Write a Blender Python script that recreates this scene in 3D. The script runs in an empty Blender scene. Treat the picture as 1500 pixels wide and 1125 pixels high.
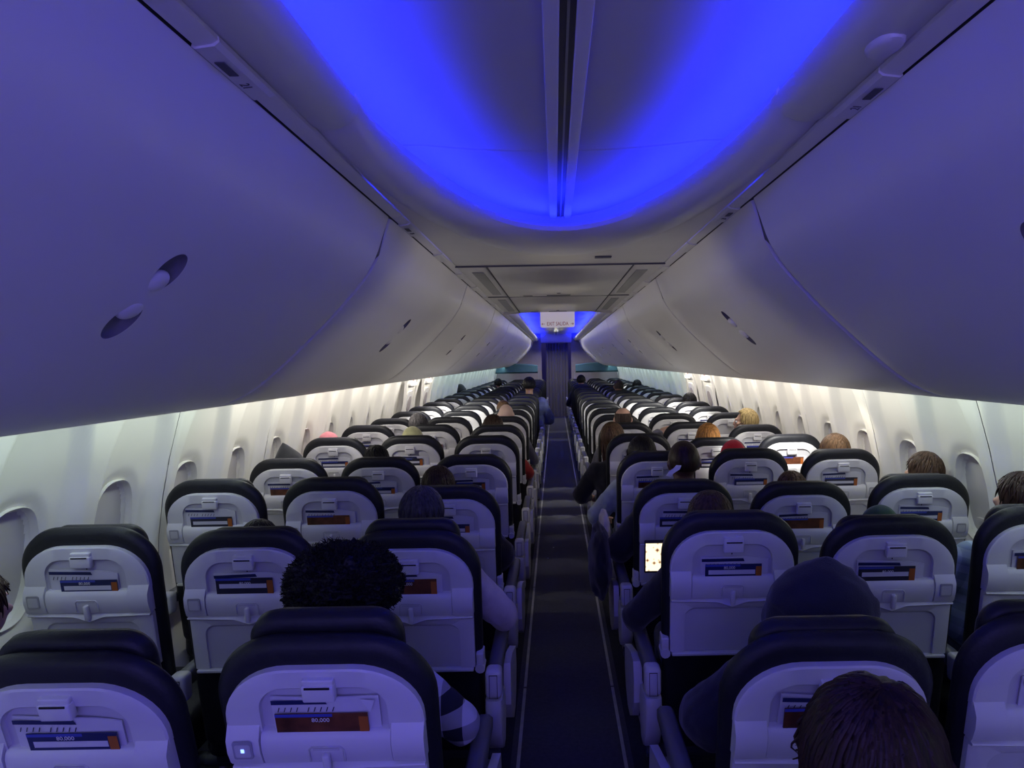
import bpy, bmesh, math, random
from mathutils import Vector, Matrix, noise
R=math.radians; PI=math.pi
rnd=random.Random(7)
S=bpy.context.scene; C=S.collection
# ------------------------------------------------------------------ materials
def mat(name,col,rough=.5,metal=0,emit=None,es=1,spec=.5,bump=0,bscale=200,var=0,vscale=8,sheen=0,coat=0,stretch=None):
    m=bpy.data.materials.new(name); m.use_nodes=True; nt=m.node_tree; b=nt.nodes['Principled BSDF']
    b.inputs['Base Color'].default_value=(*col,1); b.inputs['Roughness'].default_value=rough
    b.inputs['Metallic'].default_value=metal; b.inputs['Specular IOR Level'].default_value=spec
    if sheen: b.inputs['Sheen Weight'].default_value=sheen
    if coat: b.inputs['Coat Weight'].default_value=coat
    if emit: b.inputs['Emission Color'].default_value=(*emit,1); b.inputs['Emission Strength'].default_value=es
    tc=nt.nodes.new('ShaderNodeTexCoord'); src=tc.outputs['Object']
    if stretch:
        mp=nt.nodes.new('ShaderNodeMapping'); mp.inputs['Scale'].default_value=stretch
        nt.links.new(src,mp.inputs[0]); src=mp.outputs[0]
    if bump:
        n=nt.nodes.new('ShaderNodeTexNoise'); n.inputs['Scale'].default_value=bscale; n.inputs['Detail'].default_value=4
        bp=nt.nodes.new('ShaderNodeBump'); bp.inputs['Strength'].default_value=bump; bp.inputs['Distance'].default_value=.003
        nt.links.new(src,n.inputs['Vector']); nt.links.new(n.outputs['Fac'],bp.inputs['Height']); nt.links.new(bp.outputs['Normal'],b.inputs['Normal'])
    if var:
        n=nt.nodes.new('ShaderNodeTexNoise'); n.inputs['Scale'].default_value=vscale; n.inputs['Detail'].default_value=5
        nt.links.new(src,n.inputs['Vector'])
        r=nt.nodes.new('ShaderNodeValToRGB'); r.color_ramp.elements[0].position=.3; r.color_ramp.elements[1].position=.7
        r.color_ramp.elements[0].color=(*[c*(1-var) for c in col],1); r.color_ramp.elements[1].color=(*[min(1,c*(1+var)) for c in col],1)
        nt.links.new(n.outputs['Fac'],r.inputs[0]); nt.links.new(r.outputs[0],b.inputs['Base Color'])
    return m
M={}
M['bin']=mat('bin_plastic',(.78,.76,.76),.40,bump=.04,bscale=500,var=.02,vscale=2)
M['wall']=mat('sidewall_plastic',(.74,.73,.70),.5,bump=.05,bscale=400,var=.03,vscale=3)
M['latch']=mat('latch_recess_shaded',(.20,.19,.21),.5)  # darker than the bin: shade of the latch pits put into the colour
M['shade']=mat('window_shade_plastic',(.50,.48,.50),.55,var=.03)
M['ceil']=mat('ceiling_plastic',(.60,.59,.60),.5,var=.02,vscale=2)
M['ceil_low']=mat('service_ceiling_plastic',(.70,.67,.64),.42,var=.04,vscale=3)
M['groove']=mat('dark_groove',(.05,.05,.06),.3)
M['seam']=mat('seam_rubber',(.10,.10,.12),.6)
M['leather']=mat('black_leather',(.008,.009,.013),.48,spec=.38,bump=.25,bscale=160,var=.25,vscale=30)
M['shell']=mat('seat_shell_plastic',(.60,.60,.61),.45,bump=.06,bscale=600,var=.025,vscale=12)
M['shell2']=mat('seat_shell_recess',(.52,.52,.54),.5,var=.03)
M['table']=mat('tray_plastic',(.64,.64,.65),.4,bump=.05,bscale=700,var=.02,vscale=15)
M['metal']=mat('seat_metal',(.45,.46,.48),.35,metal=.8)
M['darkmetal']=mat('dark_frame',(.05,.055,.07),.5,metal=.3)
M['armpad']=mat('armrest_pad',(.10,.105,.12),.5,bump=.1)
M['armcap']=mat('armrest_plastic',(.55,.55,.57),.4)
M['slot']=mat('dark_slot',(.01,.01,.013),.6)
M['carpet']=mat('aisle_carpet',(.030,.032,.05),.95,bump=.6,bscale=500,var=.35,vscale=60,sheen=.2)
M['carpet2']=mat('seat_area_carpet',(.02,.022,.032),.95,bump=.6,bscale=500,var=.3,vscale=40)
M['strip']=mat('floor_path_strip',(.42,.42,.40),.5,var=.15,vscale=20)
M['white']=mat('paper_white',(.75,.75,.76),.6)
M['paper']=mat('paper_grey',(.60,.60,.64),.5)
M['navy']=mat('print_navy',(.012,.018,.09),.4)
M['blue']=mat('print_blue',(.05,.07,.38),.4)
M['brown']=mat('print_brown',(.11,.035,.015),.4,var=.5,vscale=30)
M['orange']=mat('print_orange',(.38,.11,.02),.4)
M['ink']=mat('print_ink',(.02,.02,.04),.5)
M['red']=mat('sign_red',(.45,.01,.02),.5)
M['sign']=mat('sign_face',(.80,.76,.76),.4,emit=(.9,.8,.9),es=.16)
M['curtain']=mat('curtain_fabric',(.075,.068,.14),.9,bump=.3,bscale=300,sheen=.3)
M['bulk']=mat('bulkhead_laminate',(.32,.29,.31),.6,var=.05)
M['teal']=mat('teal_header_panel',(.06,.15,.19),.5,var=.05)
M['led']=mat('usb_led',(.1,.2,1),.4,emit=(.15,.25,1),es=2)
M['usb']=mat('usb_bezel',(.34,.34,.38),.4)
M['grille']=mat('vent_grille',(.33,.32,.32),.5,bump=.4,bscale=90)
M['crumb']=mat('paper_crumb',(.8,.8,.8),.7)
def screenmat():
    m=mat('phone_screen',(.02,.02,.02),.2); nt=m.node_tree; b=nt.nodes['Principled BSDF']
    tc=nt.nodes.new('ShaderNodeTexCoord'); v=nt.nodes.new('ShaderNodeTexVoronoi'); v.inputs['Scale'].default_value=38; v.distance='MANHATTAN'
    r=nt.nodes.new('ShaderNodeValToRGB'); r.color_ramp.elements[0].color=(.12,.04,.015,1); r.color_ramp.elements[1].color=(1,.78,.5,1)
    r.color_ramp.elements[0].position=.2; r.color_ramp.elements[1].position=.55
    nt.links.new(tc.outputs['Object'],v.inputs['Vector']); nt.links.new(v.outputs['Distance'],r.inputs[0])
    nt.links.new(r.outputs[0],b.inputs['Emission Color']); b.inputs['Emission Strength'].default_value=.9
    return m
M['screen']=screenmat()
def plaid(name,a,bcol,sc):
    m=mat(name,a,.85); nt=m.node_tree; b=nt.nodes['Principled BSDF']
    tc=nt.nodes.new('ShaderNodeTexCoord'); sp=nt.nodes.new('ShaderNodeSeparateXYZ'); nt.links.new(tc.outputs['Object'],sp.inputs[0])
    def sw(o):
        k=nt.nodes.new('ShaderNodeMath'); k.operation='MULTIPLY'; k.inputs[1].default_value=sc; nt.links.new(o,k.inputs[0])
        f=nt.nodes.new('ShaderNodeMath'); f.operation='FRACT'; nt.links.new(k.outputs[0],f.inputs[0])
        g=nt.nodes.new('ShaderNodeMath'); g.operation='GREATER_THAN'; g.inputs[1].default_value=.5; nt.links.new(f.outputs[0],g.inputs[0]); return g.outputs[0]
    s=nt.nodes.new('ShaderNodeMath'); s.operation='ADD'; nt.links.new(sw(sp.outputs['X']),s.inputs[0]); nt.links.new(sw(sp.outputs['Z']),s.inputs[1])
    h=nt.nodes.new('ShaderNodeMath'); h.operation='MULTIPLY'; h.inputs[1].default_value=.5; nt.links.new(s.outputs[0],h.inputs[0])
    r=nt.nodes.new('ShaderNodeMix'); r.data_type='RGBA'; r.inputs[6].default_value=(*a,1); r.inputs[7].default_value=(*bcol,1)
    nt.links.new(h.outputs[0],r.inputs[0]); nt.links.new(r.outputs[2],b.inputs['Base Color']); return m
# ------------------------------------------------------------------ helpers
def link(name,me,m=None,parent=None,loc=None,rot=None):
    if m is not None and not me.materials:
        for x in (m if isinstance(m,(list,tuple)) else [m]): me.materials.append(x)
    o=bpy.data.objects.new(name,me); C.objects.link(o)
    if parent: o.parent=parent
    if loc: o.location=loc
    if rot: o.rotation_euler=rot
    return o
def tag(o,label,cat,group=None,kind=None):
    if label: o['label']=label
    if cat: o['category']=cat
    if group: o['group']=group
    if kind: o['kind']=kind
    return o
def struct(o): o['kind']='structure'; return o
def empty(name,loc=(0,0,0),rz=0):
    o=bpy.data.objects.new(name,None); C.objects.link(o); o.location=loc; o.rotation_euler=(0,0,rz); o.empty_display_size=.1; return o
def kids(o): return [x for x in C.objects if x.parent is o]
class MB:
    def __init__(s): s.v=[]; s.f=[]; s.mi=[]
    def add(s,vs,fs,mi=0,mx=None):
        o=len(s.v)
        for p in vs:
            p=Vector(p)
            if mx is not None: p=mx@p
            s.v.append(p)
        for f in fs: s.f.append([i+o for i in f]); s.mi.append(mi)
    def box(s,x0,x1,y0,y1,z0,z1,mi=0,mx=None,bev=0):
        if bev:
            bm=bmesh.new(); bmesh.ops.create_cube(bm,size=1)
            for v in bm.verts: v.co=Vector(((x0+x1)/2+v.co.x*(x1-x0),(y0+y1)/2+v.co.y*(y1-y0),(z0+z1)/2+v.co.z*(z1-z0)))
            bmesh.ops.bevel(bm,geom=bm.edges[:],offset=bev,segments=3,affect='EDGES',profile=.5)
            s.add([v.co.copy() for v in bm.verts],[[v.index for v in f.verts] for f in bm.faces],mi,mx); bm.free(); return
        s.add([(x,y,z) for x in(x0,x1) for y in(y0,y1) for z in(z0,z1)],[(0,1,3,2),(4,6,7,5),(0,4,5,1),(2,3,7,6),(0,2,6,4),(1,5,7,3)],mi,mx)
    def loft(s,layers,mi=0,closed=True,cap0=True,cap1=True,mx=None):
        n=len(layers[0]); vs=[p for l in layers for p in l]; fs=[]
        for k in range(len(layers)-1):
            for i in range(n if closed else n-1):
                j=(i+1)%n; fs.append((k*n+i,k*n+j,(k+1)*n+j,(k+1)*n+i))
        if cap0: fs.append(tuple(reversed(range(n))))
        if cap1: fs.append(tuple((len(layers)-1)*n+i for i in range(n)))
        s.add(vs,fs,mi,mx)
    def tube(s,pts,rad,n=8,mi=0,cap=True):
        pts=[Vector(p) for p in pts]; L=[]
        rs=rad if isinstance(rad,(list,tuple)) else [rad]*len(pts)
        for i,p in enumerate(pts):
            t=(pts[min(i+1,len(pts)-1)]-pts[max(i-1,0)]).normalized()
            a=t.orthogonal().normalized() if i==0 else (a-t*a.dot(t)).normalized()
            b=t.cross(a); L.append([p+(a*math.cos(2*PI*k/n)+b*math.sin(2*PI*k/n))*rs[i] for k in range(n)])
        s.loft(L,mi,cap0=cap,cap1=cap)
    def build(s,name,m,parent=None,smooth=False,loc=None,rot=None,angle=40):
        me=s.mesh(name,smooth,angle); return link(name,me,m,parent,loc,rot)
    def mesh(s,name,smooth=False,angle=40):
        me=bpy.data.meshes.new(name); me.from_pydata([tuple(v) for v in s.v],[],s.f)
        bm=bmesh.new(); bm.from_mesh(me); bmesh.ops.recalc_face_normals(bm,faces=bm.faces[:]); bm.to_mesh(me); bm.free()
        for p,i in zip(me.polygons,s.mi): p.material_index=i
        if smooth:
            me.polygons.foreach_set('use_smooth',[True]*len(me.polygons))
            if angle<180: me.set_sharp_from_angle(angle=R(angle))
        me.update(); return me
TS=bpy.data.scenes.new('scratch')
def eval_mesh(o):
    ex=[md.object for md in o.modifiers if md.type=='BOOLEAN']
    for q in [o]+ex: TS.collection.objects.link(q)
    vl=TS.view_layers[0]; vl.update(); dg=vl.depsgraph
    me=bpy.data.meshes.new_from_object(o.evaluated_get(dg))
    for q in [o]+ex: TS.collection.objects.unlink(q)
    return me
def text_mesh(txt,size,ext=.0008):
    cu=bpy.data.curves.new('t','FONT'); cu.body=txt; cu.size=size; cu.extrude=ext; cu.align_x='CENTER'; cu.align_y='CENTER'; cu.resolution_u=3
    o=bpy.data.objects.new('t',cu); C.objects.link(o); me=eval_mesh(o); bpy.data.objects.remove(o); me.materials.clear(); return me
def rrect(hw,v0,v1,rt,rb=.0,n=10,sq=1.0):
    """closed outline (x,v) with top corner radius rt and bottom corner radius rb"""
    P=[]
    def arc(cx,cv,r,a0,a1):
        k=n if r>0 else 0
        for i in range(k+1):
            a=a0+(a1-a0)*i/max(k,1); P.append((cx+r*math.cos(a),cv+r*math.sin(a)))
    arc(hw-rb,v0+rb,rb,-PI/2,0); arc(hw-rt,v1-rt,rt,0,PI/2); arc(-hw+rt,v1-rt,rt,PI/2,PI); arc(-hw+rb,v0+rb,rb,PI,1.5*PI)
    return P
_ico={}
def m_ico(m,c,r,rot=None,sub=2):
    if sub not in _ico:
        bm=bmesh.new(); bmesh.ops.create_icosphere(bm,subdivisions=sub,radius=1); _ico[sub]=([v.co.copy() for v in bm.verts],[[v.index for v in f.verts] for f in bm.faces]); bm.free()
    vs,fs=_ico[sub]; out=[]
    for v in vs:
        p=Vector((v.x*r[0],v.y*r[1],v.z*r[2]))
        if rot is not None: p=rot@p
        out.append(p+Vector(c))
    m.add(out,fs)
ORD=['zeroth','first','second','third','fourth','fifth','sixth','seventh','eighth','ninth','tenth','eleventh','twelfth','thirteenth','fourteenth','fifteenth','sixteenth','seventeenth','eighteenth','nineteenth','twentieth','twenty-first','twenty-second','twenty-third']
# ------------------------------------------------------------------ layout
CAM=Vector((-.04,0,1.64)); F=1040.0; PITCH=.82; ROWS=22
def rowy(n): return 1.33+PITCH*(n-1)
COLX={'A':-1.5,'B':-1.0,'C':-.5,'D':.5,'E':1.0,'F':1.5}
COLN={'A':'left window column','B':'left middle column','C':'left aisle column','D':'right aisle column','E':'right middle column','F':'right window column'}
Y0,Y1=-1.2,20.4
# ------------------------------------------------------------------ camera
VPX=813
d=Vector((0,(562.5-528)/F,-1)).normalized()
up=Vector((-math.sin(R(1.0)),math.cos(R(1.0)),0)); up=(up-d*up.dot(d)).normalized(); rt=d.cross(up)
Mc=Matrix((rt,d,up))      # rows -> world axes expressed in camera => world_from_cam
cam=bpy.data.cameras.new('camera'); co=bpy.data.objects.new('camera',cam); C.objects.link(co)
cam.sensor_width=36; cam.lens=F/1500*36; cam.clip_start=.02; cam.clip_end=60
co.matrix_world=Matrix.Translation(CAM)@Mc.to_4x4(); S.camera=co
cam.shift_x=-(VPX-750)/1500
def unpix(P):
    v=Mc.transposed()@(Vector(P)-CAM); return (VPX+F*v.x/-v.z, 562.5-F*v.y/-v.z)
def pix(px,py,Y):
    """world point at depth Y seen at pixel"""
    v=Mc@Vector(((px-VPX)/F,(562.5-py)/F,-1)); return CAM+v*(Y/v.y)
# ------------------------------------------------------------------ floor
m=MB(); m.box(-1.75,1.75,Y0,22,-.03,0); struct(m.build('floor',M['carpet2']))
m=MB(); m.box(-.25,.25,Y0,21.5,0,.004); tag(m.build('aisle_carpet',M['carpet']),'dark navy carpet runner down the middle of the aisle','carpet')
for sx in(-1,1):
    m=MB(); y=Y0
    while y<20:
        m.box(sx*.218-.007,sx*.218+.007,y,y+1.55,.004,.008); y+=1.57
    tag(m.build('floor_path_strip',M['strip']),'thin pale guide strip on the floor along the %s edge of the aisle'%('left' if sx<0 else 'right'),'floor strip','aisle guide strips')
for (px,py,r,w) in((811,805,.007,'larger white crumb lying on the aisle carpet'),(803,821,.005,'smaller white crumb on the aisle carpet, nearer the camera')):
    dY=1.64*F/(py-528); p=pix(px,py,dY)
    bm=bmesh.new(); bmesh.ops.create_icosphere(bm,subdivisions=2,radius=r)
    for v in bm.verts: v.co*=1+.3*noise.noise(v.co*300); v.co.z*=.5
    me=bpy.data.meshes.new('crumb'); bm.to_mesh(me); bm.free()
    tag(link('paper_crumb',me,M['crumb'],None,(p.x,p.y,.004+r*.45)),w,'crumb')
# ------------------------------------------------------------------ side walls
PROF=[(1.60,1.60),(1.625,1.52),(1.66,1.40),(1.70,1.25),(1.735,1.08),(1.76,.90),(1.768,.72),(1.755,.50),(1.72,.28),(1.67,.10),(1.64,0)]
def prof(z):
    for (x0,z0),(x1,z1) in zip(PROF,PROF[1:]):
        if z<=z0 and z>=z1:
            t=(z0-z)/(z0-z1); return x0+(x1-x0)*t
    return PROF[0][0] if z>1 else PROF[-1][0]
def sm(a,b,x):
    t=max(0,min(1,(x-a)/(b-a))); return t*t*(3-2*t)
WZ=1.00; WH=.195; WW=.125
def wall_depth(y,z):
    """outward carve for a module with windows at y=-.265 and y=.265"""
    dsum=0
    for wy in(-.265,.265):
        # leaf shaped flare, wide at the window and leaning up to the light
        t=max(0,min(1,(z-.72)/(1.62-.72)))
        cy=wy+.04*math.sin(t*PI*.5)
        hw=.235*math.sqrt(max(0,1-((t-.42)/.60)**2)) if abs(t-.42)<.60 else 0
        if hw>0 and z>.6:
            q=abs(y-cy)/hw
            dsum=max(dsum,.052*(1-sm(.70,1.0,q)))
        q=((abs(y-wy)/WW)**2.6+(abs(z-WZ)/WH)**2.6)**(1/2.6)
        dsum+=.020*(1-sm(.98,1.30,q))+.035*(1-sm(.93,1.0,q))
    return dsum
def wall_panel(sx,ym,length=1.06):
    m=MB(); ny=110; nz=90; vs=[]; fs=[]
    for j in range(nz+1):
        z=1.60*j/nz
        for i in range(ny+1):
            y=-length/2+.003+(length-.006)*i/ny; e=min(y+length/2,length/2-y)
            x=prof(z)+wall_depth(y,z)+.010*(1-sm(.003,.02,e))
            vs.append((sx*x,y,z))
    for j in range(nz):
        for i in range(ny): a=j*(ny+1)+i; fs.append((a,a+1,a+ny+2,a+ny+1))
    m.add(vs,fs); return m
wmesh={}
def rim_mb(sx):
    m=MB(); L=[]
    n=48
    for (k,off) in((.975,.072),(.99,.052),(1.005,.046),(1.02,.052),(1.03,.066)):
        ring=[]
        for i in range(n):
            a=2*PI*i/n; c,s_=math.cos(a),math.sin(a)
            yy=WW*k*math.copysign(abs(c)**(2/2.6),c); zz=WZ+WH*k*math.copysign(abs(s_)**(2/2.6),s_)
            ring.append((sx*(prof(zz)+off+.012),yy,zz))
        L.append(ring)
    m.loft(L,cap0=False,cap1=False); return m
def shade_mb(sx):
    m=MB(); vs=[];fs=[]
    n=14
    for j in range(n+1):
        z=WZ-WH+2*WH*j/n
        for y in(-WW,WW): vs.append((sx*(prof(z)+.098+.004*(1 if j<2 else 0)),y,z))
    for j in range(n): fs.append((2*j,2*j+1,2*j+3,2*j+2))
    m.add(vs,fs); zz=WZ-WH*.55
    m.box(min(sx*(prof(zz)+.080),sx*(prof(zz)+.098)),max(sx*(prof(zz)+.080),sx*(prof(zz)+.098)),-.04,.04,zz,zz+.012)
    return m
wn=0
for sx,side,seam in((-1,'left',3.05),(1,'right',2.86)):
    pm=wall_panel(sx,0).mesh('wall_panel',True,180); rm=rim_mb(sx).mesh('window_rim',True,60); sh=shade_mb(sx).mesh('window_shade',True,60)
    k=-4
    while True:
        ym=seam+.53+1.06*k
        if ym-.53>20.4: break
        isx=abs(ym-8.42)<.6
        o=link('wall_'+side,pm,M['wall'],None,(0,ym,0)); struct(o)
        if not isx:
            for dy in(-.265,.265):
                if ym+dy<1.2: continue
                wn+=1; o=link('window_%d'%wn,rm,M['wall'],None,(0,ym+dy,0)); struct(o)
                link('window_shade',sh,M['shade'],o)
        k+=1
    # backing behind the panels
    m=MB(); pts=[(sx*(x+.13),z) for x,z in PROF]
    m.loft([[(x,y,z) for x,z in pts] for y in(Y0,Y1)],closed=False,cap0=False,cap1=False); struct(m.build('wall_backing_'+side,M['seam']))
# overwing exits
def rpanel(m,sx,y0,y1,z0,z1,off,th,r=.03,mi=0):
    P=rrect((y1-y0)/2,z0,z1,r,r,6); yc=(y0+y1)/2
    # subdivide so that the panel follows the curved wall
    def pt(p,o): return (sx*(prof(p[1])+o),yc+p[0],p[1])
    n=len(P); rings=[]
    for k,o in((1.0,off),(1.0,off-th),(.97,off-th-.004)):
        cz=(z0+z1)/2; rings.append([pt((p[0]*k,cz+(p[1]-cz)*k),o) for p in P])
    m.loft(rings,mi,cap0=False,cap1=False)
    # face as strips in z
    q=[(p[0]*.97,(z0+z1)/2+(p[1]-(z0+z1)/2)*.97) for p in P]; nz=16; zl=min(a[1] for a in q); zh=max(a[1] for a in q); vs=[];fs=[]
    for j in range(nz+1):
        z=zl+(zh-zl)*j/nz; e=min(z-zl,zh-z); w=(y1-y0)/2*.97; 
        if e<r: w-=r-math.sqrt(max(0,r*r-(r-e)**2))
        for y in(-w,w): vs.append(pt((y,z),off-th-.004))
    for j in range(nz): fs.append((2*j,2*j+1,2*j+3,2*j+2))
    m.add(vs,fs,mi)
dn=0
for sx,side in((-1,'left'),(1,'right')):
    for yc in(7.93,8.93):
        dn+=1
        m=MB(); rpanel(m,sx,yc-.26,yc+.26,.40,1.50,.02,.030,.06); dr=struct(m.build('door_%d'%dn,M['wall'],None,True))
        m=MB(); rpanel(m,sx,yc-.13,yc+.13,1.00,1.33,-.012,.012,.05); w=m.build('window_frame',M['table'],dr,True)
        m=MB(); rpanel(m,sx,yc-.085,yc+.085,1.10,1.27,-.026,.003,.07); m.build('window_pane',M['bulk'],w,True)
        m=MB(); rpanel(m,sx,yc-.17,yc+.17,1.385,1.42,-.012,.028,.012); m.build('door_handle',M['white'],dr,True)
        m=MB(); rpanel(m,sx,yc-.10,yc+.10,.80,.95,-.012,.010,.03); m.build('handle_cover',M['table'],dr,True)
        tm=text_mesh('EXIT',.042); t=link('exit_lettering',tm,M['red'],dr)
        t.matrix_world=Matrix.Translation((sx*(prof(1.455)-.02),yc,1.455))@Matrix(((0,0,-sx),(sx*-1,0,0),(0,1,0))).to_4x4()
# ------------------------------------------------------------------ overhead bins
BP=[(.650,2.184),(.672,2.120),(.705,2.030),(.760,1.945),(.834,1.862),(.905,1.788),(.981,1.716),(1.053,1.650),(1.125,1.588),(1.195,1.538),(1.270,1.502),(1.340,1.484),(1.400,1.478)]
def spline(P,k=3):
    out=[]
    for i in range(len(P)-1):
        p0=Vector(P[max(i-1,0)]);p1=Vector(P[i]);p2=Vector(P[i+1]);p3=Vector(P[min(i+2,len(P)-1)])
        for j in range(k):
            t=j/k; out.append(.5*((2*p1)+(-p0+p2)*t+(2*p0-5*p1+4*p2-p3)*t*t+(-p0+3*p1-3*p2+p3)*t**3))
    out.append(Vector(P[-1])); return out
BS=spline(BP,3)
def bnorm(i):
    t=(BS[min(i+1,len(BS)-1)]-BS[max(i-1,0)]).normalized(); return Vector((t.y,-t.x))   # away from the cabin? fixed below
BL=2.36
def bin_door_mesh(sx):
    m=MB(); g=.014; b=.018
    nd=[(-BL/2+g,.022),(-BL/2+g,.010),(-BL/2+g+.003,.003),(-BL/2+g+b,0)]
    ys=nd+[(-BL/2+.1+i*(BL-.2)/24,0) for i in range(25)]+[(-y,o) for y,o in reversed(nd)]
    L=[]
    for y,o in ys:
        ring=[]
        for i,p in enumerate(BS):
            n=bnorm(i); n=n if n.x>0 else -n
            q=p+Vector((abs(n.x),abs(n.y)))*o; ring.append((sx*q.x,y,q.y))
        for i in reversed(range(len(BS))):
            n=bnorm(i); q=BS[i]+Vector((abs(n.x),abs(n.y)))*.045; ring.append((sx*q.x,y,q.y))
        L.append(ring)
    m.loft(L)
    o=m.build('tmp',M['bin'])
    # latch recess
    i=15; p=BS[i]; t=(BS[i+1]-BS[i-1]).normalized()
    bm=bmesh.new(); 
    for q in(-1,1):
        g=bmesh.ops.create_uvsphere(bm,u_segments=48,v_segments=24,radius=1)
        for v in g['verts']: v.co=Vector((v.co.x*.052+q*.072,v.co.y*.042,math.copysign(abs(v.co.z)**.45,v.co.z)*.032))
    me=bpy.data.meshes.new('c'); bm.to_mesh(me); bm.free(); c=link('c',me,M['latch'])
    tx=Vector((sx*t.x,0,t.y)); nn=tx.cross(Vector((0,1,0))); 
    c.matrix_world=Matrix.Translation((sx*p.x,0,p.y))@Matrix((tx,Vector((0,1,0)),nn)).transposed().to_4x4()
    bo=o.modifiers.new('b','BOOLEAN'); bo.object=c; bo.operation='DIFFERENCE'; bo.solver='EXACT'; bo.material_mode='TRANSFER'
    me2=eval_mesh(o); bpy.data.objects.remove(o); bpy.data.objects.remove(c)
    me2.polygons.foreach_set('use_smooth',[True]*len(me2.polygons)); me2.set_sharp_from_angle(angle=R(35)); me2.name='bin_door'
    # handle paddle
    m=MB()
    for q in(-1,1): m_ico(m,(q*.040,0,-.004),(.030,.038,.015),None,3)
    hm=m.mesh('latch_paddle',True,60)
    fr=Matrix.Translation((sx*(p.x+.004),0,p.y+.004))@Matrix((tx,Vector((0,1,0)),nn)).transposed().to_4x4()
    return me2,hm,fr
def rail_mesh(sx):
    m=MB(); P=[(.642,2.196),(.648,2.190),(.644,2.186),(.615,2.190),(.606,2.196),(.606,2.206),(.625,2.235),(.66,2.25)]
    m.loft([[(sx*x,y,z) for x,z in P] for y in(-BL/2+.002,BL/2-.002)]); return m.mesh('bin_rail',True,30)
def body_mesh(sx):
    m=MB(); P=[(.66,2.20),(.70,2.05),(.80,1.95),(.95,1.80),(1.10,1.66),(1.25,1.56),(1.40,1.52),(1.50,1.51),(1.50,1.62),(1.35,2.22),(.9,2.35),(.66,2.30)]
    m.loft([[(sx*x,y,z) for x,z in P] for y in(-BL/2,BL/2)]); return m.mesh('bin_housing',False)
def psu_mesh(sx):
    m=MB(); a,b=sorted((sx*1.30,sx*1.48)); m.box(a,b,-BL/2+.05,BL/2-.05,1.466,1.474); return m.mesh('service_unit')
nr=0
for sx,side,seam in((-1,'left',2.69),(1,'right',2.48)):
    dm,hm,fr=bin_door_mesh(sx); rm=rail_mesh(sx); bm_=body_mesh(sx); pm=psu_mesh(sx)
    k=-1; cnt=0
    while True:
        yc=seam-BL/2+BL*k
        if yc-BL/2>19.5: break
        if k>=0: cnt+=1
        t=empty('overhead_bin',(0,yc,0))
        w='just behind the camera' if k<0 else ('nearest the camera, filling the upper corner' if cnt==1 else '%s from the camera'%ORD[cnt])
        tag(t,'pale curved overhead bin on the %s side, %s'%(side,w),'overhead bin','overhead bins along the %s side'%side)
        h=link('housing',bm_,M['seam'],t); dd=link('door',dm,M['bin'],t); hh=link('handle',hm,M['bin'],dd); hh.matrix_local=fr
        link('rail',rm,M['bin'],t); None
        k+=1
# row number placards along the rail
pp=MB()
def placard(sx,y,cnt,txt):
    m=MB(); P=[(.650,2.193),(.652,2.186),(.646,2.182),(.612,2.186),(.603,2.193),(.604,2.203),(.62,2.21)]
    m.loft([[(sx*x,y+q,z) for x,z in P] for q in(-.12,.12)])
    o=m.build('row_placard',M['bin'],None,True,angle=30)
    tag(o,'small raised row marker on the %s bin rail, %s from the camera'%('left' if sx<0 else 'right',ORD[cnt]),'row marker','row markers on the bin rails')
    if cnt<=2:
        nrm=Vector((-sx*.10,0,-1)).normalized(); a=Vector((0,-sx*1.0,0)); b=nrm.cross(a)
        tm=text_mesh(txt,.026,.0004); t=link('row_number',tm,M['seam'],o)
        t.matrix_world=Matrix.Translation((sx*.630,y+.045,2.1815))@Matrix((a,b,nrm)).transposed().to_4x4()
        m=MB(); m.box(sx*.630-.009,sx*.630+.009,y-.035-.03,y-.035+.03,2.1805,2.1825,bev=.0006); m.build('seat_symbol',M['seam'],o)
for sx,ys in((-1,[1.35,2.95,3.75,4.55,5.35,6.2,7.0,7.8]),(1,[1.53,2.75,3.55,4.35,5.2,6.0,6.8,7.6])):
    for i,y in enumerate(ys): placard(sx,y,i+1,'21' if i==0 else '20')
# ------------------------------------------------------------------ ceiling
# domed blue zone near the camera: lip moulding, end arch, low service ceiling
YC=1.72
LIPP=[(0.05,2.275),(0,2.258),(0,2.240),(.06,2.224),(.18,2.210),(.35,2.200),(.55,2.196),(.75,2.200),(.9,2.208),(1.0,2.222)]
for sx in(-1,1):
    m=MB(); L=[]
    for y,o in((Y0,0),(YC-.012,0),(YC-.003,.004),(YC,.014)):
        L.append([(sx*(.5+.125*s),y,z+o) for s,z in LIPP])
    m.loft(L,closed=False,cap0=False,cap1=False)
    struct(m.build('trim_%d'%(1 if sx<0 else 2),M['bin'],None,True,angle=35))
m=MB(); L=[]; NA=72
LP2=[(0.05,2.275),(0,2.258),(0,2.238),(.06,2.220),(.18,2.202),(.35,2.188),(.55,2.180),(.75,2.183),(.9,2.190),(1.0,2.197)]
for i in range(NA+1):
    a=PI*i/NA; c,s_=math.cos(a),math.sin(a)
    b=sm(0,.35,s_); o=.012*(1-sm(0,.02,s_))
    L.append([((.5+.125*s*(1-b)+.112*s*b)*c,YC+(1.58+.50*s)*s_,zz*(1-b)+z*b+o) for (s,z),(q,zz) in zip(LP2,LIPP)])
m.loft(L,closed=False,cap0=False,cap1=False); struct(m.build('trim_3',M['bin'],None,True,angle=35))
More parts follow.
